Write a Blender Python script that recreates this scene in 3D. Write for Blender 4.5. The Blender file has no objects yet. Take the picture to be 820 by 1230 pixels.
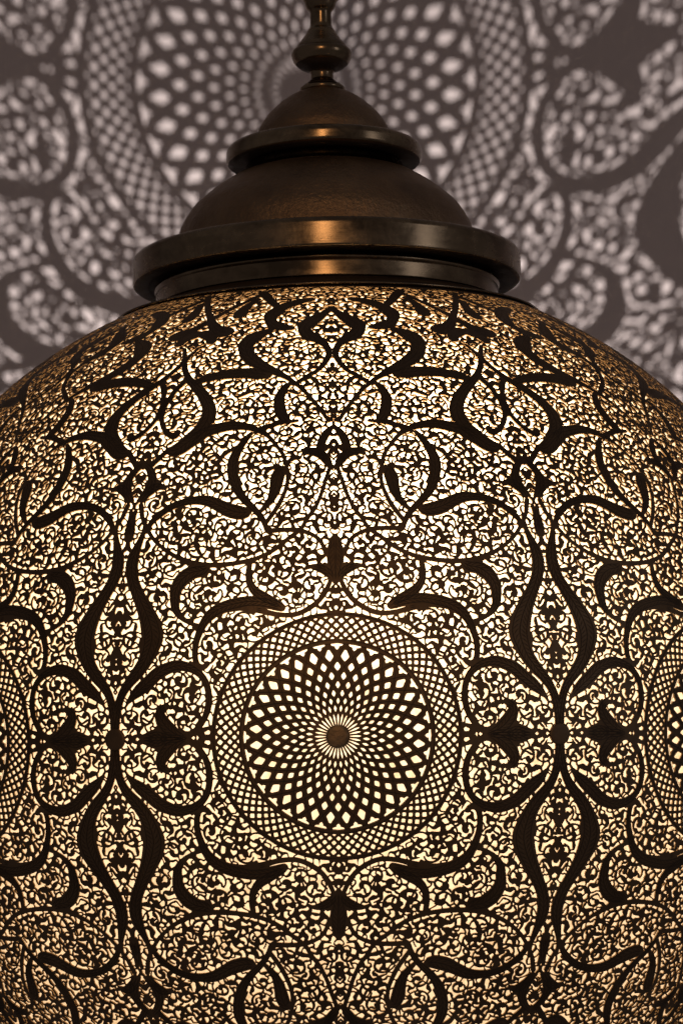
import bpy, bmesh, math, random
import numpy as np
from mathutils import Vector, Matrix, Euler

# ---------------------------------------------------------------- camera, air, lamps, exposure
R0 = 0.40                    # radius of the lamp at its equator, metres
LAMP_Z = 2.0                 # height of that equator
WALL_Y = 3.95*R0             # the wall stands behind the lamp
TILT = 0.013                 # the lamp does not hang quite plumb
scene = bpy.context.scene
COL = scene.collection

cam_data = bpy.data.cameras.new("camera")
cam = bpy.data.objects.new("camera", cam_data); COL.objects.link(cam)
cam.location = (0, -5.0*R0, LAMP_Z)
cam.rotation_euler = (math.radians(90), 0, 0)
cam_data.sensor_fit = 'AUTO'; cam_data.sensor_width = 36.0
cam_data.lens = 2837.4/1230*36.0
cam_data.shift_x = 5/1230; cam_data.shift_y = 270/1230
cam_data.clip_start = 0.05; cam_data.clip_end = 100
scene.camera = cam

world = bpy.data.worlds.new("World"); scene.world = world
world.use_nodes = True
wn = world.node_tree
wn.nodes["Background"].inputs[0].default_value = (1.0, 0.88, 0.88, 1)
wn.nodes["Background"].inputs[1].default_value = 0.088

vs = scene.view_settings
vs.view_transform = 'Standard'; vs.look = 'None'; vs.exposure = 0.0; vs.gamma = 1.0
scene.render.engine = 'CYCLES'
scene.cycles.use_denoising = True
scene.cycles.max_bounces = 6; scene.cycles.diffuse_bounces = 3; scene.cycles.glossy_bounces = 3
scene.cycles.transmission_bounces = 4; scene.cycles.transparent_max_bounces = 8
scene.cycles.sample_clamp_indirect = 4.0
scene.cycles.caustics_reflective = False; scene.cycles.caustics_refractive = False

def lamp(name, kind, loc, energy, color, **kw):
    d = bpy.data.lights.new(name, kind); d.energy = energy; d.color = color
    for k, v in kw.items(): setattr(d, k, v)
    o = bpy.data.objects.new(name, d); COL.objects.link(o); o.location = loc
    return o
def aim(o, target):
    o.rotation_euler = (Vector(target)-Vector(o.location)).to_track_quat('-Z', 'Y').to_euler()

# the clear bulb low in the lamp that throws the pattern on the wall, tilted up and back
up = lamp("clear_bulb", 'SPOT', (0.040*R0, 0, LAMP_Z-0.83*R0), 370, (1.0, 0.89, 0.80),
          spot_size=math.radians(115), spot_blend=0.35, shadow_soft_size=0.0052*R0)
aim(up, (0.0, R0, LAMP_Z+0.02*R0))
# two soft lights added unseen inside the shade to make its front glow
fb = lamp("added_glow_light", 'POINT', (0.03*R0, -0.50*R0, LAMP_Z+0.40*R0), 5.6, (1.0, 0.78, 0.54), shadow_soft_size=0.10*R0)
fb2 = lamp("added_glow_light", 'POINT', (-0.02*R0, -0.05*R0, LAMP_Z+0.04*R0), 2.5, (1.0, 0.60, 0.28), shadow_soft_size=0.10*R0)
# the room: a warm lamp and a pale window on the viewer's side, both far off
wl = lamp("room_lamp", 'AREA', (-0.10, -3.4, LAMP_Z+1.30), 14, (1.0, 0.58, 0.28), shape='RECTANGLE', size=0.13, size_y=1.0)
aim(wl, (0, 0, LAMP_Z+0.40))
ww = lamp("room_window", 'AREA', (3.2, -2.0, LAMP_Z+1.0), 5, (0.95, 0.93, 1.0), shape='RECTANGLE', size=0.7, size_y=1.4)
aim(ww, (0, 0, LAMP_Z+0.40))
# ---------------------------------------------------------------- pierced pattern
# Everything below works on ONE mirror-symmetric unit of the shade: half of one of the
# eight bays (22.5 degrees) from the equator up to the neck.  Unit: 1/709 radian in a
# conformal (Mercator) map of the shade, so that shapes keep their proportions.
KCAM, FPX = 5.0, 266.4*(5.0-0.9239)/0.3827
DOM = 709.0
HZ, NZ = 0.965, 2.15
ZN = 0.905
def prof(z):
    return np.sqrt(np.maximum(1e-6, 1-np.abs(np.asarray(z, float)/HZ)**NZ))
_z = np.linspace(0, ZN, 4000); _r = prof(_z)
_ds = np.hypot(np.diff(_z), np.diff(_r))
_q = np.concatenate([[0], np.cumsum(_ds/(0.5*(_r[1:]+_r[:-1])))])
_s = np.concatenate([[0], np.cumsum(_ds)])
QMAX = _q[-1]
def q_of_z(z): return np.sign(z)*np.interp(np.abs(z), _z, _q)
def z_of_q(q): return np.sign(q)*np.interp(np.abs(q), _q, _z)

def to_domain(x, y):
    """design drawing (flat elevation, 820 wide) -> conformal unit on the shade"""
    x = np.asarray(x, float); y = np.asarray(y, float)
    dx0 = x-405; h0 = 885-y
    dx = dx0+0.013*h0; h = h0-0.013*dx0
    th = np.zeros_like(dx)
    z = h/700.
    for _ in range(60):
        d = KCAM-prof(z)*np.cos(th)
        z = np.clip(h*d/FPX, -ZN, ZN)
        th = np.arcsin(np.clip(dx*d/(FPX*prof(z)), -1, 1))
    return th*DOM, q_of_z(z)*DOM

UW = DOM*math.pi/8          # width of the unit
VW = QMAX*DOM               # its height
PADD = 34
GRES = 1.45
NX, NY = int(math.ceil(UW*GRES))+1, int(math.ceil(VW*GRES))+1
SX, SY = UW/(NX-1), VW/(NY-1)
GX = (np.arange(-PADD, NX+PADD)*SX).astype(np.float32)
GY = (np.arange(-PADD, NY+PADD)*SY).astype(np.float32)
CAPD = 22.0
RMAX, GAP = 4.0, 8.6
FLD = np.full((len(GY), len(GX)), CAPD, np.float32)

def stamp_raw(px, py, pr):
    pr = np.asarray(pr, np.float32)
    m = CAPD+pr.max()
    i0 = np.searchsorted(GX, px.min()-m); i1 = np.searchsorted(GX, px.max()+m)
    j0 = np.searchsorted(GY, py.min()-m); j1 = np.searchsorted(GY, py.max()+m)
    if i1 <= i0 or j1 <= j0: return
    dx = GX[None, i0:i1, None]-px[None, None, :].astype(np.float32)
    dy = GY[j0:j1, None, None]-py[None, None, :].astype(np.float32)
    d = (np.sqrt(dx*dx+dy*dy)-pr).min(axis=2)
    w = FLD[j0:j1, i0:i1]
    np.minimum(w, d, out=w)

def stamp(px, py, pr):
    """discs of radius pr along a path, with the mirror images that reach the unit"""
    px = np.asarray(px, float); py = np.asarray(py, float); pr = np.asarray(pr, float)
    n = len(px)
    for a in range(0, n, 14):
        s = slice(a, min(n, a+15))
        X, Y, Rr = px[s], py[s], pr[s]
        mir = [(X, Y)]
        if X.min() < 40: mir.append((-X, Y))
        if X.max() > UW-40: mir.append((2*UW-X, Y))
        if Y.min() < 40: mir += [(a_, -b_) for a_, b_ in list(mir)]
        for a_, b_ in mir: stamp_raw(a_, b_, Rr)

def spline(P, step=1.0):
    P = np.asarray(P, float)
    if len(P) == 2:
        n = max(2, int(np.hypot(*(P[1]-P[0])[:2])/step)+1)
        t = np.linspace(0, 1, n)[:, None]
        return P[0]*(1-t)+P[1]*t
    Q = np.vstack([2*P[0]-P[1], P, 2*P[-1]-P[-2]])
    out = []
    for i in range(1, len(Q)-2):
        p0, p1, p2, p3 = Q[i-1:i+3]
        n = max(2, int(math.hypot(*(p2-p1)[:2])/step)+1)
        t = np.linspace(0, 1, n, endpoint=False)[:, None]
        out.append(0.5*((2*p1)+(-p0+p2)*t+(2*p0-5*p1+4*p2-p3)*t*t+(-p0+3*p1-3*p2+p3)*t**3))
    out.append(P[-1:])
    return np.vstack(out)

GROOVES = []                # engraved lines: (u, v, width) polylines
def stroke(pts, groove=True, wmul=1.0):
    S = spline(pts, 1.6)
    x, y, w = S[:, 0], S[:, 1], np.maximum(S[:, 2], 0.6)*wmul
    w = w*np.interp(w, [3, 5, 8, 12], [1.22, 1.2, 1.08, 1.03])
    tx, ty = np.gradient(x), np.gradient(y)
    L = np.hypot(tx, ty)+1e-9
    nx, ny = -ty/L, tx/L
    u, v = to_domain(x, y)
    ua, va = to_domain(x+nx*w/2, y+ny*w/2)
    ub, vb = to_domain(x-nx*w/2, y-ny*w/2)
    tu, tv = np.gradient(u), np.gradient(v)
    L = np.hypot(tu, tv)+1e-9
    mu, mv = -tv/L, tu/L
    rad = 0.5*np.abs((ua-ub)*mu+(va-vb)*mv)
    rad = np.maximum(rad, 1.0)
    S2 = spline(np.c_[u, v, rad][::2] if len(u) > 6 else np.c_[u, v, rad], 1.0)
    stamp(S2[:, 0], S2[:, 1], S2[:, 2])
    if groove:
        big = rad > 3.6
        for k in (-0.66, 0.02, 0.66):
            run = []
            for i in range(len(u)):
                if big[i]:
                    run.append((u[i]+mu[i]*rad[i]*k, v[i]+mv[i]*rad[i]*k))
                if (not big[i] or i == len(u)-1):
                    if len(run) > 5: GROOVES.append(np.array(run))
                    run = []
        for i in range(3, len(u)-8, 4):          # veins from the midrib to the edge
            if rad[i] > 5. and rad[min(i+5, len(u)-1)] > 4.:
                for sd in (-1, 1):
                    t = np.linspace(0, 1, 6); ii = i+t*5
                    ix = np.arange(len(u))
                    uu, vv, rr_ = np.interp(ii, ix, u), np.interp(ii, ix, v), np.interp(ii, ix, rad)
                    a_, b_ = np.interp(ii, ix, mu), np.interp(ii, ix, mv)
                    kk = sd*(.10+.48*t**.8)*rr_
                    GROOVES.append(np.c_[uu+a_*kk, vv+b_*kk])

STROKES = [
 # tulip on the middle axis
 [(403,641,2),(403,652,12),(403,664,19),(403,680,15),(403,700,4)],
 [(403,698,3),(409,689,9),(416,683,11),(424,680,8),(432,679,4),(439,682,2)],
 # stem from the tulip into the long leaf over the medallion
 [(406,686,4),(411,702,4.5),(421,718,5),(435,729,5),(453,736,5),(474,735,5),(494,730,6),(515,727,5),(535,729,5)],
 [(468,727,9),(474,724,13),(486,721,13),(505,719,13),(520,721,14),(536,725,14),(550,732,13),(560,742,10),(567,755,8),(572,770,6.5),(573,785,6),(570,795,6),(563,797,6),(558,793,5)],
 [(505,672,5),(507,685,6.5),(505,698,8.5),(498,708,11),(484,717,12),(470,724,9)],
 # loop and crescent leaf
 [(413,662,4),(421,647,4),(433,639,4),(447,635,4.5),(464,634,4.5),(482,634,5),(485,627,5)],
 [(483,634,5),(488,621,6),(497,609,7),(511,595,9),(519,581,12),(523,565,13),(522,550,12),(516,537,9),(507,525,6),(499,517,3.5)],
 [(486,627,4),(476,614,4.5),(468,602,4.5),(460,585,4),(457.5,572,4),(458.5,558,4),(462.5,544,4),(470,533,4),(480,521,4.5),(492,514,6),(505,509.5,8),(521,508,10),(536,510,11),(552,514,12)],
 [(548,511,10),(558,517,13),(571,524,15),(583,532,15),(592,536,13),(598,535,8)],
 [(577,416,4),(577.5,428,5),(577,440,6.5),(573,450,8),(565,460,11),(556,470,14),(550,482,16),(549,492,17),(553,504,16),(562,514,14),(575,524,13)],
 [(460,563,4),(466,563,12),(470,572,16),(473,585,13),(478,597,8.5),(486,606,5),(492,612,3.5)],
 # rosette with the pierced eye
 [(402,512,4),(410,521,9),(415,531,10),(416,541,10),(412,550,9),(404,560,6)],
 [(406,554,6),(413,547,10),(421,542,9.5),(430,541,7),(438,544,3)],
 # long vine down and across
 [(405,560,4),(411,576,4),(417,593,4),(425,609,4),(435,622,4),(443,634,4),(458,645,4),(474,657,4),(488,664,4),(503,669,4.5),(521,672,4.5),(540,673.5,5),(560,673,5),(579,669,5),(595,662,4.5),(608,653,4),(618,643,4),(625,632,4),(631,618,4),(633,600,5)],
 [(505,611,6),(513,612,15),(527,609,17),(540,603,15),(553,597,13),(566,595.5,10),(580,597,8),(596,602,7),(610,611,6),(621,621,5),(628,632,4)],
 # leaves above the rosette
 [(406,505,4),(418,488,4),(430,473,4),(440,463,4),(453,453,5),(470,444,9),(486,436,13),(499,426,17),(503,415,18),(497,406,15),(486,400,10),(476,396,5),(466,392,3)],
 [(478,449,8),(488,447,13),(505,445.5,12),(525,446.5,10),(545,449.5,8),(560,454,6),(570,457,5)],
 [(450,458,3),(459,466,8),(464,477,12),(464,488,14),(461,498,13),(455,505,7)],
 [(444,504,3),(463,506,4),(480,510,4.5),(494,515,5)],
 # drop under the neck
 [(398,369,4),(410,378,8),(424,386,14),(431,393,16),(427,401,14),(416,407,10),(406,415,7),(403,424,7),(407,434,5),(417,444,4),(430,451,4),(443,459,4)],
 [(424,359,4),(445,363,6),(460,369,10),(471,378,15),(470,386,13),(460,391,9),(447,393,4)],
 [(480,349,10),(472,358,9),(462,368,7)],
 [(546,352,6),(547,366,7),(544,379,9),(540,389,14),(533,395,15),(524,396,8)],
 [(557,397,4),(566,399,8),(574,402,8),(583,409,6)],
 [(555,362,6),(562,372,8),(572,381,8)],
 # loop beside the bay axis
 [(577,454,4),(587,463,4),(597,475,4),(603,486,4.5),(606,497,5),(604,508,5.5),(598,516,6),(591,518,7),(586,513,5)],
 # rosette on the bay axis
 [(632,548,4),(623,556,8),(619,566,10),(620,576,11),(625,585,10),(632,594,7)],
 [(628,590,6),(619,581,10),(611,578,8),(604,581,3)],
 [(598,534,4),(612,546,4.5),(622,555,5)],
 # large pointed leaf of the bay axis, down to the boss
 [(628,617,3.5),(630.5,631,4),(635.5,643,6),(641.5,656,10),(646.5,672,14),(646,690,14),(640,708,15),(632,727,19),(626,744,24),(624,760,25),(628,776,20),(634,790,16),(644,804,14),(655,817,11),(663,830,9),(667.5,845,9),(670,860,9),(671,880,9)],
 [(645,606,3),(645.5,619,7),(646,630,9),(646.5,642,3)],
 # lobe of the quatrefoil
 [(655,838,3),(648,830,9),(640,823,14),(628,813,15),(618,804,15),(606,798,14),(594,795,13),(582,797,11),(572,802,9),(564,810,7.5),(559,821,7),(557.5,834,7),(559,848,7),(564,861,6),(572,872,6),(582,879,6),(592,883,7)],
 [(584,884,5),(598,884,8),(609,884,11),(620,884,20),(629,884,14),(641,884,3)],
 [(586,882,5),(596,878,12),(605,872,17),(612.5,863,16),(616,854,12),(613.5,847,9),(607,843.5,5),(603,846,3)],
 [(556,676,6),(563,680,14),(574,682,16),(586,690,16.5),(594,702,14),(596,714,12),(595,727,9),(588,737,6),(578,744,4),(568,747,4)],
]

def smin(a, b, k):
    h = np.clip(.5+.5*(b-a)/k, 0, 1)
    return b*(1-h)+a*h-k*h*(1-h)

# medallion: rosette of 32 crossing petals inside a lattice band
def medallion(X, Y):
    MS = 1.0087
    rho = np.hypot(X, Y)/MS
    phi = np.degrees(np.arctan2(X, Y))
    r_t = np.array([10, 14, 20, 26, 34, 43, 52, 62.5, 73, 84.5, 96.5, 101, 105, 108, 109.6])
    d_t = np.array([46.5, 46.2, 45.6, 43.5, 39.4, 33.75, 28.1, 22.5, 16.9, 11.25, 5.625, 4.1, 2.8, 1.4, 0])
    dl = np.interp(rho, r_t, d_t)
    rr = np.linspace(8, 112, 400); sl = np.gradient(np.interp(rr, r_t, d_t), rr)
    slope = np.interp(rho, rr, sl)*np.pi/180*rho
    cosf = 1/np.sqrt(1+slope**2)
    P = 11.25
    hw = np.interp(rho, [14, 22, 30, 45, 60, 80, 108], [0.7, 1.05, 1.45, 2.05, 2.8, 3.4, 3.65])
    best = np.full(rho.shape, 99.)
    for s in (-1, 1):
        a = phi-P/2-s*dl
        a = np.abs((a+P/2) % P-P/2)*np.pi/180*rho*cosf
        a = np.where(rho > 109.6, np.hypot(a, rho-109.6), a)
        best = smin(best, a-hw, np.interp(rho, [20, 60, 100], [.2, 1.1, 2.0]))
    best = np.where(rho < 119, best, 99)
    best = np.minimum(best, rho-13.4)                      # centre disc
    best = np.minimum(best, np.abs(rho-115.3)-2.7)         # inner ring
    best = np.minimum(best, np.abs(rho-148.6)-2.7)         # outer ring
    n = 72.
    lat = np.full(rho.shape, 99.)
    lr = np.log(np.maximum(rho, 1)/118.)*n/(2*np.pi)
    for s in (-1, 1):
        t = phi/360*n+s*lr
        t = np.abs((t+.5) % 1-.5)*2*np.pi*rho/n/math.sqrt(2)
        lat = smin(lat, t-np.interp(rho, [118, 146], [1.6, 1.75]), 1.0)
    lat = np.where((rho > 115) & (rho < 149), lat, 99)
    return np.minimum(best, lat)*MS, rho

def build_field():
    global FLD
    rng = np.random.RandomState(7)
    for s in STROKES: stroke(s)
    # boss on the bay axis at the equator
    stamp(np.array([UW]), np.array([0.]), np.array([13.5]))
    XX, YY = np.meshgrid(GX, GY)
    md, rho = medallion(XX, YY)
    inside = rho < 150.5
    FLD = np.where(inside, md, np.minimum(FLD, np.minimum(np.maximum(rho-151.3, -3), CAPD))).astype(np.float32)
    # eyes of the two rosettes
    for ex, ey, a, b in ((403.5, 535, 3.6, 8.5), (634, 574, 4.2, 8.0)):
        u, v = to_domain(ex, ey)
        if ex < 500: u = 0.
        else: u = UW
        for mu in (u, ):
            d = (np.sqrt(((XX-mu)/a)**2+((YY-v)/b)**2)-1)*a
            d = np.maximum(d, 0.8-np.minimum(np.abs(XX-mu)+1e-3, np.abs(YY-v)) * 1.0)
            FLD = np.where(((XX-mu)/a)**2+((YY-v)/b)**2 < 1.2, np.maximum(FLD, -d), FLD).astype(np.float32)
    # plain margin under the collar
    FLD = np.minimum(FLD, (q_of_z(0.866)*DOM-np.abs(YY))).astype(np.float32)
    strap = FLD.copy()
    free = (~inside)
    free[:PADD] = False; free[-PADD:] = False; free[:, :PADD] = False; free[:, -PADD:] = False
    rq = prof(z_of_q(GY/DOM))
    G = np.broadcast_to((np.maximum(rq, .3)**-1.1)[:, None], FLD.shape)
    def at(a, x, y):
        i = min(max(int(round(x/SX))+PADD, 1), len(GX)-2); j = min(max(int(round(y/SY))+PADD, 1), len(GY)-2)
        return a[j, i]
    def grad(x, y):
        i = min(max(int(round(x/SX))+PADD, 2), len(GX)-3); j = min(max(int(round(y/SY))+PADD, 2), len(GY)-3)
        gx = FLD[j, i+2]-FLD[j, i-2]; gy = FLD[j+2, i]-FLD[j-2, i]
        n = math.hypot(gx, gy)
        if n < 1e-3:
            a = rng.rand()*6.283; return math.cos(a), math.sin(a)
        return gx/n, gy/n
    def leaf(P, radii):
        S = spline(np.c_[np.array(P, float), np.array(radii, float)], 1.1)
        stamp(S[:, 0], S[:, 1], np.maximum(S[:, 2], 0.5))
    # 1. spiral scrolls
    fy, fx = np.nonzero(free & (FLD > 11))
    order = rng.permutation(len(fx))
    for o in order[:16000]:
        j, i = fy[o], fx[o]
        g = G[j, i]; d = FLD[j, i]
        if d < min(11*g, CAPD-.5): continue
        x, y = GX[i], GY[j]
        gx, gy = grad(x, y)
        ax = min(x, UW-x, y if y < 60 else 99)
        if ax < 5: continue
        Rs = min(d, 15*g, max(ax, 6))+1.0
        a0 = math.atan2(-gy, -gx)+rng.uniform(-.5, .5); hand = 1 if rng.rand() < .5 else -1
        t = np.linspace(0, 1, 36)
        rr = Rs*(1-t)**.75+2.0*g*t
        an = a0+hand*t*(.75+.35*rng.rand())*2*math.pi
        sq = rng.uniform(.75, 1.); sa_ = rng.uniform(0, 3.14)
        ex, ey = rr*np.cos(an-sa_), rr*np.sin(an-sa_)*sq
        stamp(x+ex*math.cos(sa_)-ey*math.sin(sa_), y+ex*math.sin(sa_)+ey*math.cos(sa_),
              np.interp(t, [0, .25, .4, .55, .8, 1], [1.2, 1.4, 2.1, 1.3, 2.7, 3.1])*g**.7)
    def reach(x, y, a, lim):
        """how far it is from (x, y) to metal in direction a"""
        q = 0.
        while q < lim:
            d = at(FLD, x+math.cos(a)*q, y+math.sin(a)*q)
            if d < .2: return q
            q += max(.5, min(d, 3.))
        return lim
    placed = []
    def bridge(x, y, d, g, tri, fat):
        gx, gy = grad(x, y)
        fat *= min(1., max(.42, at(strap, x, y)/8.5))      # slender ties beside the vines
        a = math.atan2(-gy, -gx)
        hand = 1 if rng.rand() < .5 else -1
        arms = [a, a+2.09+rng.uniform(-.35, .35), a-2.09+rng.uniform(-.35, .35)] if tri else [a, a+math.pi+rng.uniform(-.8, .8)]
        blob = fat*(.36*min(d, 7*g)+.9*g**.7)
        for m in (0., UW):                       # on a mirror axis the leaf is symmetric
            if abs(x-m) < 3.2*g:
                x = m; sg = 1 if m == 0 else -1
                b = rng.uniform(-.9, .9) if tri else rng.choice([-1.45, 1.45])
                arms = [b if sg > 0 else math.pi-b]
                if tri: arms.append(rng.choice([-1.5708, 1.5708]))
        lens = [reach(x, y, b, 15.*g)+.9 for b in arms]
        for L, b in zip(lens, arms):
            c = .36*hand*L
            m = (x+math.cos(b)*L*.5-math.sin(b)*c, y+math.sin(b)*L*.5+math.cos(b)*c)
            e = (x+math.cos(b)*L, y+math.sin(b)*L)
            leaf([(x, y), m, e], [blob*1.12, max(1.1, blob*.60), .78*g**.5])
        placed.append((x, y))
    # 2. every opening that is still too wide is divided by a leaf whose tips touch the metal
    for it in range(9000):
        M = np.where(free, FLD/G, 0)
        k = int(np.argmax(M))
        j, i = divmod(k, M.shape[1])
        if M[j, i] < RMAX: break
        bridge(float(GX[i]), float(GY[j]), float(FLD[j, i]), float(G[j, i]), rng.rand() < .7, 1.0)
        FLD[j, i] = min(FLD[j, i], 2.5)
    # 3. long channels are closed off at intervals
    for rnd in range(1):
        gy_, gx_ = np.gradient(FLD)
        ridge = free & (FLD > 1.15*G**.6) & (np.hypot(gx_, gy_) < .62)
        jy, jx = np.nonzero(ridge)
        near = {}
        for x, y in placed: near.setdefault((int(x//8), int(y//8)), []).append((x, y))
        for o in rng.permutation(len(jx)):
            i, j = jx[o], jy[o]
            x, y, g, d = float(GX[i]), float(GY[j]), float(G[j, i]), float(FLD[j, i])
            if d < 1.0: continue
            r = GAP*g*rng.uniform(.85, 1.1)
            ci, cj = int(x//8), int(y//8); R_ = int(math.ceil(r/8))
            if any((x-q[0])**2+(y-q[1])**2 < r*r for a_ in range(ci-R_, ci+R_+1) for b_ in range(cj-R_, cj+R_+1) for q in near.get((a_, b_), ())): continue
            bridge(x, y, d, g, False, .8)
            near.setdefault((ci, cj), []).append((x, y))
    # 4. thin ties across what is left
    for it in range(4000):
        M = np.where(free, FLD/G, 0)
        k = int(np.argmax(M))
        j, i = divmod(k, M.shape[1])
        if M[j, i] < 3.15: break
        bridge(float(GX[i]), float(GY[j]), float(FLD[j, i]), float(G[j, i]), rng.rand() < .4, .8)
        FLD[j, i] = min(FLD[j, i], 2.0)
    return strap

# ---------------------------------------------------------------- outline -> triangles
def smooth_field(F):
    K = np.pad(F, 1, mode='edge')
    h = K[:, :-2]+5*K[:, 1:-1]+K[:, 2:]
    return (h[:-2]+5*h[1:-1]+h[2:])/49.

def contour(F):
    """marching squares: unit segments between edge crossings, linked into chains"""
    ny, nx = F.shape
    S = F < 0                                   # solid
    pts = {}
    def hpt(j, i):                              # crossing on the edge (j,i)-(j,i+1)
        a, b = F[j, i], F[j, i+1]; t = a/(a-b); return (i+min(max(t, .02), .98), float(j))
    def vpt(j, i):
        a, b = F[j, i], F[j+1, i]; t = a/(a-b); return (float(i), j+min(max(t, .02), .98))
    code = (S[:-1, :-1]*1+S[:-1, 1:]*2+S[1:, 1:]*4+S[1:, :-1]*8)
    js, is_ = np.nonzero((code > 0) & (code < 15))
    link = {}
    def add(a, b):
        link.setdefault(a, []).append(b); link.setdefault(b, []).append(a)
    for j, i in zip(js.tolist(), is_.tolist()):
        c = code[j, i]
        B = (0, j, i); T = (0, j+1, i); L = (1, j, i); Rr = (1, j, i+1)
        if c in (1, 14): add(L, B)
        elif c in (2, 13): add(B, Rr)
        elif c in (3, 12): add(L, Rr)
        elif c in (4, 11): add(Rr, T)
        elif c in (6, 9): add(B, T)
        elif c in (7, 8): add(L, T)
        else:
            mid = F[j:j+2, i:i+2].mean() < 0
            if (c == 5) == mid: add(L, T); add(B, Rr)
            else: add(L, B); add(Rr, T)
    P = lambda k: hpt(k[1], k[2]) if k[0] == 0 else vpt(k[1], k[2])
    chains = []; seen = set()
    ends = [k for k, v in link.items() if len(v) == 1]
    for st in ends+list(link):
        if st in seen: continue
        ch = [st]; seen.add(st); cur = st
        while True:
            nxt = [n for n in link[cur] if n not in seen]
            if not nxt: break
            cur = nxt[0]; seen.add(cur); ch.append(cur)
        closed = len(ch) > 2 and st in link[ch[-1]]
        chains.append((np.array([P(k) for k in ch]), closed))
    return chains

def simplify(P, tol):
    n = len(P)
    keep = np.zeros(n, bool); keep[0] = keep[-1] = True
    st = [(0, n-1)]
    while st:
        a, b = st.pop()
        if b-a < 2: continue
        d = P[b]-P[a]; L = math.hypot(d[0], d[1])
        q = P[a+1:b]-P[a]
        e = np.abs(q[:, 0]*d[1]-q[:, 1]*d[0])/L if L > 1e-9 else np.hypot(q[:, 0], q[:, 1])
        k = int(np.argmax(e))
        if e[k] > tol:
            k += a+1; keep[k] = True; st += [(a, k), (k, b)]
    return P[keep]

def unit_mesh(tol=0.2):
    """one unit as triangles (in grid units): vertices, triangles, rim edges"""
    from mathutils.geometry import delaunay_2d_cdt
    F = smooth_field(FLD)[PADD:-PADD, PADD:-PADD].astype(np.float64)
    F[np.abs(F) < 1e-4] = 1e-4
    ny, nx = F.shape
    verts = []; edges = []
    for P, closed in contour(F):
        if closed:
            x, y = P[:, 0], P[:, 1]
            area = .5*abs((x*np.roll(y, -1)-y*np.roll(x, -1)).sum())
            if area*SX*SY < 5.5: continue
            k = int(np.argmax(((P-P[0])**2).sum(1)))
            Q = np.vstack([simplify(P[:k+1], tol)[:-1], simplify(np.vstack([P[k:], P[:1]]), tol)[:-1]])
        else:
            if len(P) < 3: continue
            Q = simplify(P, tol)
        b = len(verts); n = len(Q)
        verts += [tuple(q) for q in Q]
        edges += [(b+i, b+i+1) for i in range(n-1)]
        if closed: edges.append((b+n-1, b))
    ncont = len(verts)
    verts += [(0, 0), (nx-1., 0), (0, ny-1.), (nx-1., ny-1.)]
    for jj in range(4, ny-1, 9):
        for x in (0., nx-1.):
            if F[jj, int(x)] < -1.5: verts.append((x, float(jj)))
    for ii in range(4, nx-1, 9):
        for y in (0., ny-1.):
            if F[int(y), ii] < -1.5: verts.append((float(ii), y))
    for jj in range(5, ny-4, 10):
        for ii in range(5, nx-4, 10):
            if F[jj, ii] < -2.6: verts.append((float(ii), float(jj)))
    V2, E2, T2, *_ = delaunay_2d_cdt([Vector(v) for v in verts], edges, [], 0, 1e-5)
    V = np.array([tuple(v) for v in V2]); T = np.array(T2)
    # keep the triangles that lie in metal
    def sample(x, y):
        x = np.clip(x, 0, nx-1.0001); y = np.clip(y, 0, ny-1.0001)
        i = x.astype(int); j = y.astype(int); a = x-i; b = y-j
        return F[j, i]*(1-a)*(1-b)+F[j, i+1]*a*(1-b)+F[j+1, i]*(1-a)*b+F[j+1, i+1]*a*b
    A = V[T]
    val = 0
    for w in ((1/3., 1/3., 1/3.), (.6, .2, .2), (.2, .6, .2), (.2, .2, .6)):
        c = A[:, 0]*w[0]+A[:, 1]*w[1]+A[:, 2]*w[2]
        val = val+np.clip(sample(c[:, 0], c[:, 1]), -.6, .6)
    ar = (A[:, 1, 0]-A[:, 0, 0])*(A[:, 2, 1]-A[:, 0, 1])-(A[:, 1, 1]-A[:, 0, 1])*(A[:, 2, 0]-A[:, 0, 0])
    T = T[(val < 0) & (np.abs(ar) > 1e-7)]
    # rim: edges used once, away from the unit's own border
    E = np.sort(np.vstack([T[:, [0, 1]], T[:, [1, 2]], T[:, [2, 0]]]), axis=1)
    U, cnt = np.unique(E, axis=0, return_counts=True)
    U = U[cnt == 1]
    a, b = V[U[:, 0]], V[U[:, 1]]
    on = (((a[:, 0] < 1e-4) & (b[:, 0] < 1e-4)) | ((a[:, 0] > nx-1.001) & (b[:, 0] > nx-1.001)) |
          ((a[:, 1] < 1e-4) & (b[:, 1] < 1e-4)) | ((a[:, 1] > ny-1.001) & (b[:, 1] > ny-1.001)))
    rim = U[~on]
    used = np.unique(T); re = np.full(len(V), -1); re[used] = np.arange(len(used))
    return V[used]*np.array([SX, SY]), re[T], re[rim]
# ---------------------------------------------------------------- materials
def mat(name, base, metallic=0., rough=.5, build=None):
    m = bpy.data.materials.new(name); m.use_nodes = True
    nt = m.node_tree; b = nt.nodes["Principled BSDF"]
    b.inputs["Base Color"].default_value = (*base, 1)
    b.inputs["Metallic"].default_value = metallic
    b.inputs["Roughness"].default_value = rough
    if build: build(nt, b)
    return m
def noise(nt, scale, detail=5, rough=.6, vec=None, dist=0):
    n = nt.nodes.new("ShaderNodeTexNoise"); n.inputs["Scale"].default_value = scale
    n.inputs["Detail"].default_value = detail; n.inputs["Roughness"].default_value = rough
    n.inputs["Distortion"].default_value = dist
    if vec is None:
        tc = nt.nodes.new("ShaderNodeTexCoord"); vec = tc.outputs["Object"]
    nt.links.new(vec, n.inputs["Vector"])
    return n.outputs[0]
def ramp(nt, fac, stops):
    r = nt.nodes.new("ShaderNodeValToRGB")
    els = r.color_ramp.elements
    while len(els) < len(stops): els.new(.5)
    for e, (p, c) in zip(els, stops):
        e.position = p; e.color = (*c, 1) if len(c) == 3 else c
    nt.links.new(fac, r.inputs[0]); return r.outputs[0]
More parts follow.
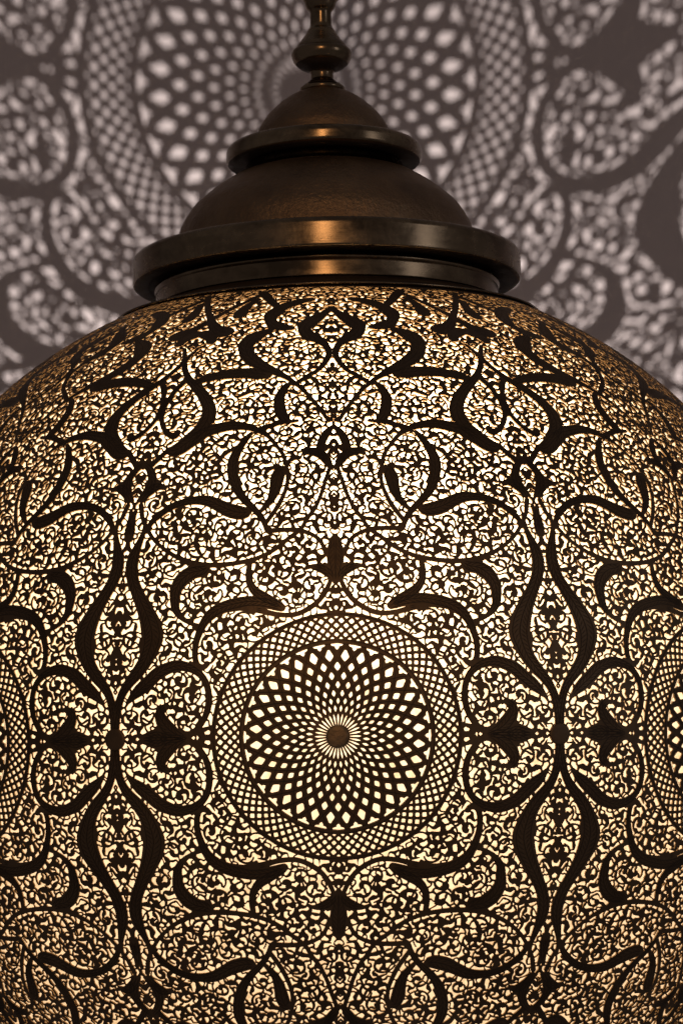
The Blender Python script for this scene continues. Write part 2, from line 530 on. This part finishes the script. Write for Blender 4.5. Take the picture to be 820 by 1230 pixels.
def bump(nt, b, h, strength, dist):
    n = nt.nodes.new("ShaderNodeBump"); n.inputs["Strength"].default_value = strength
    n.inputs["Distance"].default_value = dist
    nt.links.new(h, n.inputs["Height"]); nt.links.new(n.outputs[0], b.inputs["Normal"])
def scaled(nt, s):
    tc = nt.nodes.new("ShaderNodeTexCoord"); mp = nt.nodes.new("ShaderNodeMapping")
    mp.inputs["Scale"].default_value = s
    nt.links.new(tc.outputs["Object"], mp.inputs["Vector"]); return mp.outputs[0]

def patina(dark, light, scale, bstr, bscale=220):
    def f(nt, b):
        c = ramp(nt, noise(nt, scale, 6, .65), [(.3, dark), (.7, light)])
        nt.links.new(c, b.inputs["Base Color"])
        r = ramp(nt, noise(nt, scale*2.3, 4, .6), [(.3, (b.inputs["Roughness"].default_value-.06,)*3), (.7, (b.inputs["Roughness"].default_value+.1,)*3)])
        nt.links.new(r, b.inputs["Roughness"])
        bump(nt, b, noise(nt, bscale, 4, .7), bstr, .0015)
    return f
def brushed(dark, light, rough):
    def f(nt, b):
        # fine turning lines round the axis and long smears of tarnish
        lines = noise(nt, 1.0, 4, .7, scaled(nt, (5, 5, 900)))
        smear = noise(nt, 1.0, 5, .6, scaled(nt, (9, 9, 40)))
        spots = noise(nt, 38, 6, .75, None, .6)
        mx = nt.nodes.new("ShaderNodeMath"); mx.operation = 'MULTIPLY_ADD'
        nt.links.new(spots, mx.inputs[0]); mx.inputs[1].default_value = .8; mx.inputs[2].default_value = -.40
        ad = nt.nodes.new("ShaderNodeMath"); ad.operation = 'ADD'
        nt.links.new(mx.outputs[0], ad.inputs[0]); nt.links.new(smear, ad.inputs[1])
        smear = ad.outputs[0]
        c = ramp(nt, smear, [(.3, dark), (.72, light)])
        nt.links.new(c, b.inputs["Base Color"])
        r = ramp(nt, smear, [(.3, (rough-.05,)*3), (.75, (rough+.12,)*3)])
        nt.links.new(r, b.inputs["Roughness"])
        bump(nt, b, lines, .10, .0006)
    return f
M_SHADE = mat("pierced_brass", (.2, .13, .07), .9, .52, patina((.085, .055, .033), (.16, .105, .06), 14, .25))
M_CUT = mat("sawn_edge", (.36, .245, .13), .85, .45)
M_GROOVE = mat("engraved_line", (.03, .02, .012), .3, .7)
M_BRUSH = mat("turned_brass", (.3, .2, .12), 1., .30, brushed((.10, .07, .042), (.27, .195, .12), .22))
M_DOME = mat("hammered_brass", (.2, .13, .08), .95, .42, patina((.14, .09, .055), (.25, .165, .095), 22, .8, 260))
M_UNDERSHADE = mat("undershade_brass", (.05, .032, .02), .6, .6, patina((.03, .018, .010), (.07, .045, .028), 30, .2))  # dark colour stands in for shade beneath the cap parts
M_BOSS = mat("boss_brass", (.4, .26, .14), .9, .42, patina((.11, .075, .042), (.26, .175, .10), 60, .5))
def _wall(nt, b):
    c = ramp(nt, noise(nt, 3.0, 6, .6), [(.3, (.355, .322, .335)), (.7, (.395, .358, .372))])
    nt.links.new(c, b.inputs["Base Color"])
    bump(nt, b, noise(nt, 110, 6, .7), .22, .003)
M_WALL = mat("painted_plaster", (.4, .36, .35), 0, .8, _wall)
M_ADDED_DIFFUSER = bpy.data.materials.new("added_diffuser_mat"); M_ADDED_DIFFUSER.use_nodes = True  # translucent sheet, added to spread light across the front openings
_nt = M_ADDED_DIFFUSER.node_tree; _nt.nodes.remove(_nt.nodes["Principled BSDF"])
_tr = _nt.nodes.new("ShaderNodeBsdfTranslucent")
_c = ramp(_nt, noise(_nt, 90, 6, .7), [(.30, (.62, .53, .40)), (.52, (.92, .86, .76))])
_nt.links.new(_c, _tr.inputs["Color"])
_nt.links.new(_tr.outputs[0], _nt.nodes["Material Output"].inputs["Surface"])

# ---------------------------------------------------------------- helpers
def link(name, mesh, mats, parent=None):
    for m in mats: mesh.materials.append(m)
    o = bpy.data.objects.new(name, mesh); COL.objects.link(o)
    if parent is not None: o.parent = parent
    return o
def raw_mesh(name, V, faces3, faces4, mat_index=None, smooth=True):
    """mesh from arrays of triangles and quads"""
    me = bpy.data.meshes.new(name)
    f3 = np.asarray(faces3, np.int32).reshape(-1, 3); f4 = np.asarray(faces4, np.int32).reshape(-1, 4)
    n3, n4 = len(f3), len(f4)
    me.vertices.add(len(V)); me.vertices.foreach_set("co", np.asarray(V, np.float32).ravel())
    me.loops.add(n3*3+n4*4)
    me.loops.foreach_set("vertex_index", np.concatenate([f3.ravel(), f4.ravel()]).astype(np.int32))
    me.polygons.add(n3+n4)
    st = np.concatenate([np.arange(n3)*3, n3*3+np.arange(n4)*4]).astype(np.int32)
    me.polygons.foreach_set("loop_start", st)
    if mat_index is not None: me.polygons.foreach_set("material_index", np.asarray(mat_index, np.int32))
    me.polygons.foreach_set("use_smooth", np.full(n3+n4, smooth))
    me.update(calc_edges=True); me.validate()
    return me
def lathe(name, prof_pts, m, parent, seg=160):
    """solid of revolution; profile (r, z) in lamp radii, corners softened by short extra steps"""
    P = [(r*R0, z*R0) for r, z in prof_pts]
    n = len(P); V = []; F = []
    for k in range(seg):
        a = 2*math.pi*k/seg
        V += [(r*math.sin(a), -r*math.cos(a), z) for r, z in P]
    for k in range(seg):
        b, c = k*n, ((k+1) % seg)*n
        F += [(b+i, c+i, c+i+1, b+i+1) for i in range(n-1)]
    me = raw_mesh(name, V, [], F)
    o = link(name, me, [m, M_UNDERSHADE], parent)
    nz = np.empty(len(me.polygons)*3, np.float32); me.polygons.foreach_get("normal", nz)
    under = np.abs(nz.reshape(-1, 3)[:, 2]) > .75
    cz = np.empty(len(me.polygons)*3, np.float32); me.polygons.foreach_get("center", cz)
    low = cz.reshape(-1, 3)[:, 2] < sum(p[1] for p in P)/n      # underside shade put into the colour
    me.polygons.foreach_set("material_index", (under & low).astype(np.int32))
    return o
def rounded(pts, rad, steps=4):
    """round the corners of a profile"""
    out = [pts[0]]
    for a, b, c in zip(pts, pts[1:], pts[2:]):
        A, B, C_ = Vector(a), Vector(b), Vector(c)
        d1, d2 = (A-B), (C_-B)
        r = min(rad, d1.length*.45, d2.length*.45)
        p, q = B+d1.normalized()*r, B+d2.normalized()*r
        for s in range(steps+1):
            t = s/steps
            w = p*(1-t)**2+B*2*t*(1-t)+q*t*t
            out.append((w.x, w.y))
    out.append(pts[-1]); return out
def smoothcurve(pts, k=6):
    P = np.asarray(pts, float)
    Q = np.vstack([2*P[0]-P[1], P, 2*P[-1]-P[-2]]); out = []
    for i in range(1, len(Q)-2):
        p0, p1, p2, p3 = Q[i-1:i+3]
        for t in np.linspace(0, 1, k, endpoint=False):
            out.append(tuple(.5*((2*p1)+(-p0+p2)*t+(2*p0-5*p1+4*p2-p3)*t*t+(-p0+3*p1-3*p2+p3)*t**3)))
    out.append(tuple(P[-1])); return out

# ---------------------------------------------------------------- the wall behind
def build_wall():
    w, h, t = 8.0, 6.0, .2
    bm = bmesh.new()
    bmesh.ops.create_cube(bm, size=1, matrix=Matrix.Translation((0, WALL_Y+t/2, LAMP_Z+.3)) @ Matrix.Diagonal((w, t, h, 1)))
    me = bpy.data.meshes.new("wall"); bm.to_mesh(me); bm.free()
    o = link("wall", me, [M_WALL]); o["kind"] = "structure"
    return o
build_wall()

# ---------------------------------------------------------------- the lamp
root = bpy.data.objects.new("pendant_lamp", None); COL.objects.link(root)
root.location = (0, 0, LAMP_Z); root.rotation_euler = (0, -TILT, 0)
root["label"] = "large domed brass pendant lamp with pierced arabesque shade, glowing in front of the wall"
root["category"] = "pendant lamp"

def surf(u, v, lift=0.):
    """conformal unit coordinates -> point on the shade (lift along the normal, lamp radii)"""
    # hand-made: the drawing wanders by a hair from bay to bay
    a = u/DOM; b = v/DOM
    u = u+.8*np.sin(5*a+4.1*b+.6)+.55*np.sin(13*a-9*b+2.)+.3*np.sin(31*a+23*b)
    v = v+(.8*np.sin(3*a-5.2*b+1.1)+.55*np.sin(11*a+8*b+4.)+.3*np.sin(29*a-27*b+1.))
    th = u/DOM; z = z_of_q(v/DOM); r = prof(z)
    dr = -.5*NZ*np.abs(z/HZ)**(NZ-1)*np.sign(z)/HZ/r
    L = np.hypot(1, dr); nr, nz = 1/L, -dr/L
    r2, z2 = r+nr*lift, z+nz*lift
    return np.c_[r2*np.sin(th), -r2*np.cos(th), z2]*R0

def medallion_grooves():
    G = []; s = 1.0087
    a = np.linspace(0, math.pi/2, 60)
    for r in (111.9, 116.6, 148.6): G.append(np.c_[r*s*np.sin(a), r*s*np.cos(a)])
    r_t = [14, 20, 26, 34, 43, 52, 62.5, 73, 84.5, 96.5, 101, 105, 108, 109.6]
    d_t = [46.2, 45.6, 43.5, 39.4, 33.75, 28.1, 22.5, 16.9, 11.25, 5.625, 4.1, 2.8, 1.4, 0]
    rr = np.concatenate([np.linspace(34, 106, 30), [107.5, 108.8, 109.6]])
    dl = np.interp(rr, r_t, d_t)
    for k in range(-6, 14):
        for sg in (-1, 1):
            f = np.radians((k+.5)*11.25+sg*dl)
            x, y = rr*s*np.sin(f), rr*s*np.cos(f)
            ok = (x > .3) & (y > .3)
            if ok.sum() > 4:
                idx = np.nonzero(ok)[0]
                for run in np.split(idx, np.nonzero(np.diff(idx) > 1)[0]+1):
                    if len(run) > 4: G.append(np.c_[x[run], y[run]])
    return G

def build_shade():
    build_field()
    V, T, RIM = unit_mesh(.22)
    ru = np.unique(RIM); re = np.full(len(V), -1); re[ru] = np.arange(len(ru))
    rimidx = re[RIM]; nr = len(ru)
    # the engraved lines as thin inlaid ribbons
    gv, gf = [], []
    for P in GROOVES+medallion_grooves():
        P = P[(P[:, 0] > -.5) & (P[:, 0] < UW+.5)]
        if len(P) < 4: continue
        t = np.gradient(P, axis=0); L = np.hypot(t[:, 0], t[:, 1])[:, None]+1e-9
        n = np.c_[-t[:, 1], t[:, 0]]/L
        taper = np.minimum(1, np.minimum(np.arange(len(P)), np.arange(len(P))[::-1])/3.+.15)[:, None]
        w = .4*taper; b = sum(len(g) for g in gv)
        gv.append(np.vstack([P+n*w, P-n*w])); k = len(P)
        gf += [(b+i, b+i+1, b+k+i+1, b+k+i) for i in range(k-1)]
    GV = np.vstack(gv); GF = np.array(gf)
    AV, A3, A4, M4 = [], [], [], []
    base = 0
    for bay in range(8):
        for su in (1, -1):
            for sv in (1, -1):
                off = bay*math.pi/4*DOM
                u, v = su*V[:, 0]+off, sv*V[:, 1]
                ur, vr = u[ru], v[ru]
                pts = np.vstack([surf(u, v), surf(ur, vr), surf(ur, vr, -THICK), surf(su*GV[:, 0]+off, sv*GV[:, 1], .0010)])
                n = len(V)
                t3 = T if su*sv > 0 else T[:, ::-1]
                A3.append(t3+base)
                q = np.c_[rimidx[:, 0], rimidx[:, 1], rimidx[:, 1]+nr, rimidx[:, 0]+nr]+n+base
                A4.append(q); M4.append(np.full(len(q), 2))
                g = GF+n+2*nr+base
                A4.append(g); M4.append(np.ones(len(g)))
                AV.append(pts); base += len(pts)
    AV = np.vstack(AV); A3 = np.vstack(A3); A4 = np.vstack(A4)
    mi = np.concatenate([np.zeros(len(A3)), np.concatenate(M4)])
    me = raw_mesh("shade", AV, A3, A4, mi)
    return link("shade", me, [M_SHADE, M_GROOVE, M_CUT], root)
THICK = 0.0023
shade = build_shade()

# bosses: a small domed disc in the middle of every rosette and on every bay axis
def boss_mesh(rad, height):
    P = [(0, height)]+[(rad*.5, height*.97), (rad*.82, height*.9), (rad*.95, height*.75), (rad*.99, height*.5)]+[(rad, 0), (rad*.98, -.003)]
    V = [(0, -P[0][1]*R0, 0)]; F3 = []; F4 = []; seg = 40
    P = P[1:]; n = len(P)
    for k in range(seg):
        a = 2*math.pi*k/seg
        V += [(r*math.cos(a)*R0, -h*R0, r*math.sin(a)*R0) for r, h in P]
    for k in range(seg):
        b, c = 1+k*n, 1+((k+1) % seg)*n
        F3.append((0, c, b))
        F4 += [(b+i, c+i, c+i+1, b+i+1) for i in range(n-1)]
    return raw_mesh("boss", V, F3, F4)
_b1 = boss_mesh(13.8/DOM, .004); _b1.materials.append(M_BOSS)
_b2 = boss_mesh(13.6/DOM, .004); _b2.materials.append(M_SHADE)
for i in range(16):
    o = bpy.data.objects.new("boss", _b1 if i % 2 == 0 else _b2); COL.objects.link(o); o.parent = shade
    a = i*math.pi/8
    o.location = (R0*math.sin(a)*1.0005, -R0*math.cos(a)*1.0005, 0); o.rotation_euler = (0, 0, a)

# unseen half shell, added so the front openings glow evenly
def build_added_diffuser():
    zz = np.linspace(-.86, .955, 60); aa = np.radians(np.linspace(-104, 104, 90))
    r = prof(zz)*.962
    V = [(r[i]*math.sin(a)*R0, -r[i]*math.cos(a)*R0, zz[i]*.965*R0) for a in aa for i in range(60)]
    F = [(k*60+i, (k+1)*60+i, (k+1)*60+i+1, k*60+i+1) for k in range(89) for i in range(59)]
    return link("added_diffuser", raw_mesh("added_diffuser", V, [], F), [M_ADDED_DIFFUSER], root)
build_added_diffuser()

# turned cap on top
cap_tilt = 0.010
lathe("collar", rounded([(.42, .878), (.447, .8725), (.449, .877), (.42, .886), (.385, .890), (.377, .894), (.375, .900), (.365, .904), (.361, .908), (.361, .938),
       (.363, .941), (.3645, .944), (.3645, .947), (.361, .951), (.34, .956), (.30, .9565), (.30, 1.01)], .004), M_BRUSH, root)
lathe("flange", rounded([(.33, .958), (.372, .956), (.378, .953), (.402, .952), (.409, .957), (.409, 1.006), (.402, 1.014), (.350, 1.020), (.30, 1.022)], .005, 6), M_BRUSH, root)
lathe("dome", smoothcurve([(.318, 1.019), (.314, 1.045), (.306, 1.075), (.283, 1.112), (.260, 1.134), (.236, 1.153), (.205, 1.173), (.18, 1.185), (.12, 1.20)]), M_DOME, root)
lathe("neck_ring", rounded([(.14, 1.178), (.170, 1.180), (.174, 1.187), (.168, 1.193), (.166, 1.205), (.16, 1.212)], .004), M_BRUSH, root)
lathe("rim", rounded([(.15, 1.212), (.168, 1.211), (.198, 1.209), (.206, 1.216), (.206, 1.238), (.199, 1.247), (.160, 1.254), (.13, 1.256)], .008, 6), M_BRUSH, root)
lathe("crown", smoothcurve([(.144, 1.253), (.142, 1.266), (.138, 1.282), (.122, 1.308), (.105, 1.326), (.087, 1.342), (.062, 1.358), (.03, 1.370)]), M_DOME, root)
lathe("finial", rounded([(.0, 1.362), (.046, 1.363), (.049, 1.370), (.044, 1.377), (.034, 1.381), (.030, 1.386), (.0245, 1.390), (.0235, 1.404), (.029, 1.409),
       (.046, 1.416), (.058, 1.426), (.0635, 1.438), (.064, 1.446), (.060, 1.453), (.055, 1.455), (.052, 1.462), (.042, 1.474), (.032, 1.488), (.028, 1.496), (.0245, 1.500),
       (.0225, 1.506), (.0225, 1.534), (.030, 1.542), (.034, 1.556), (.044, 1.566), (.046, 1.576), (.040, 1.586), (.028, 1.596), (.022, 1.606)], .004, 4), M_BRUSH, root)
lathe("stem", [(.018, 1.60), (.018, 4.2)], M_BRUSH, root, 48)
for o in list(root.children):
    if o.name in ("collar", "flange", "dome", "neck_ring", "rim", "crown", "finial", "stem"):
        o.rotation_euler = (0, -cap_tilt, 0)
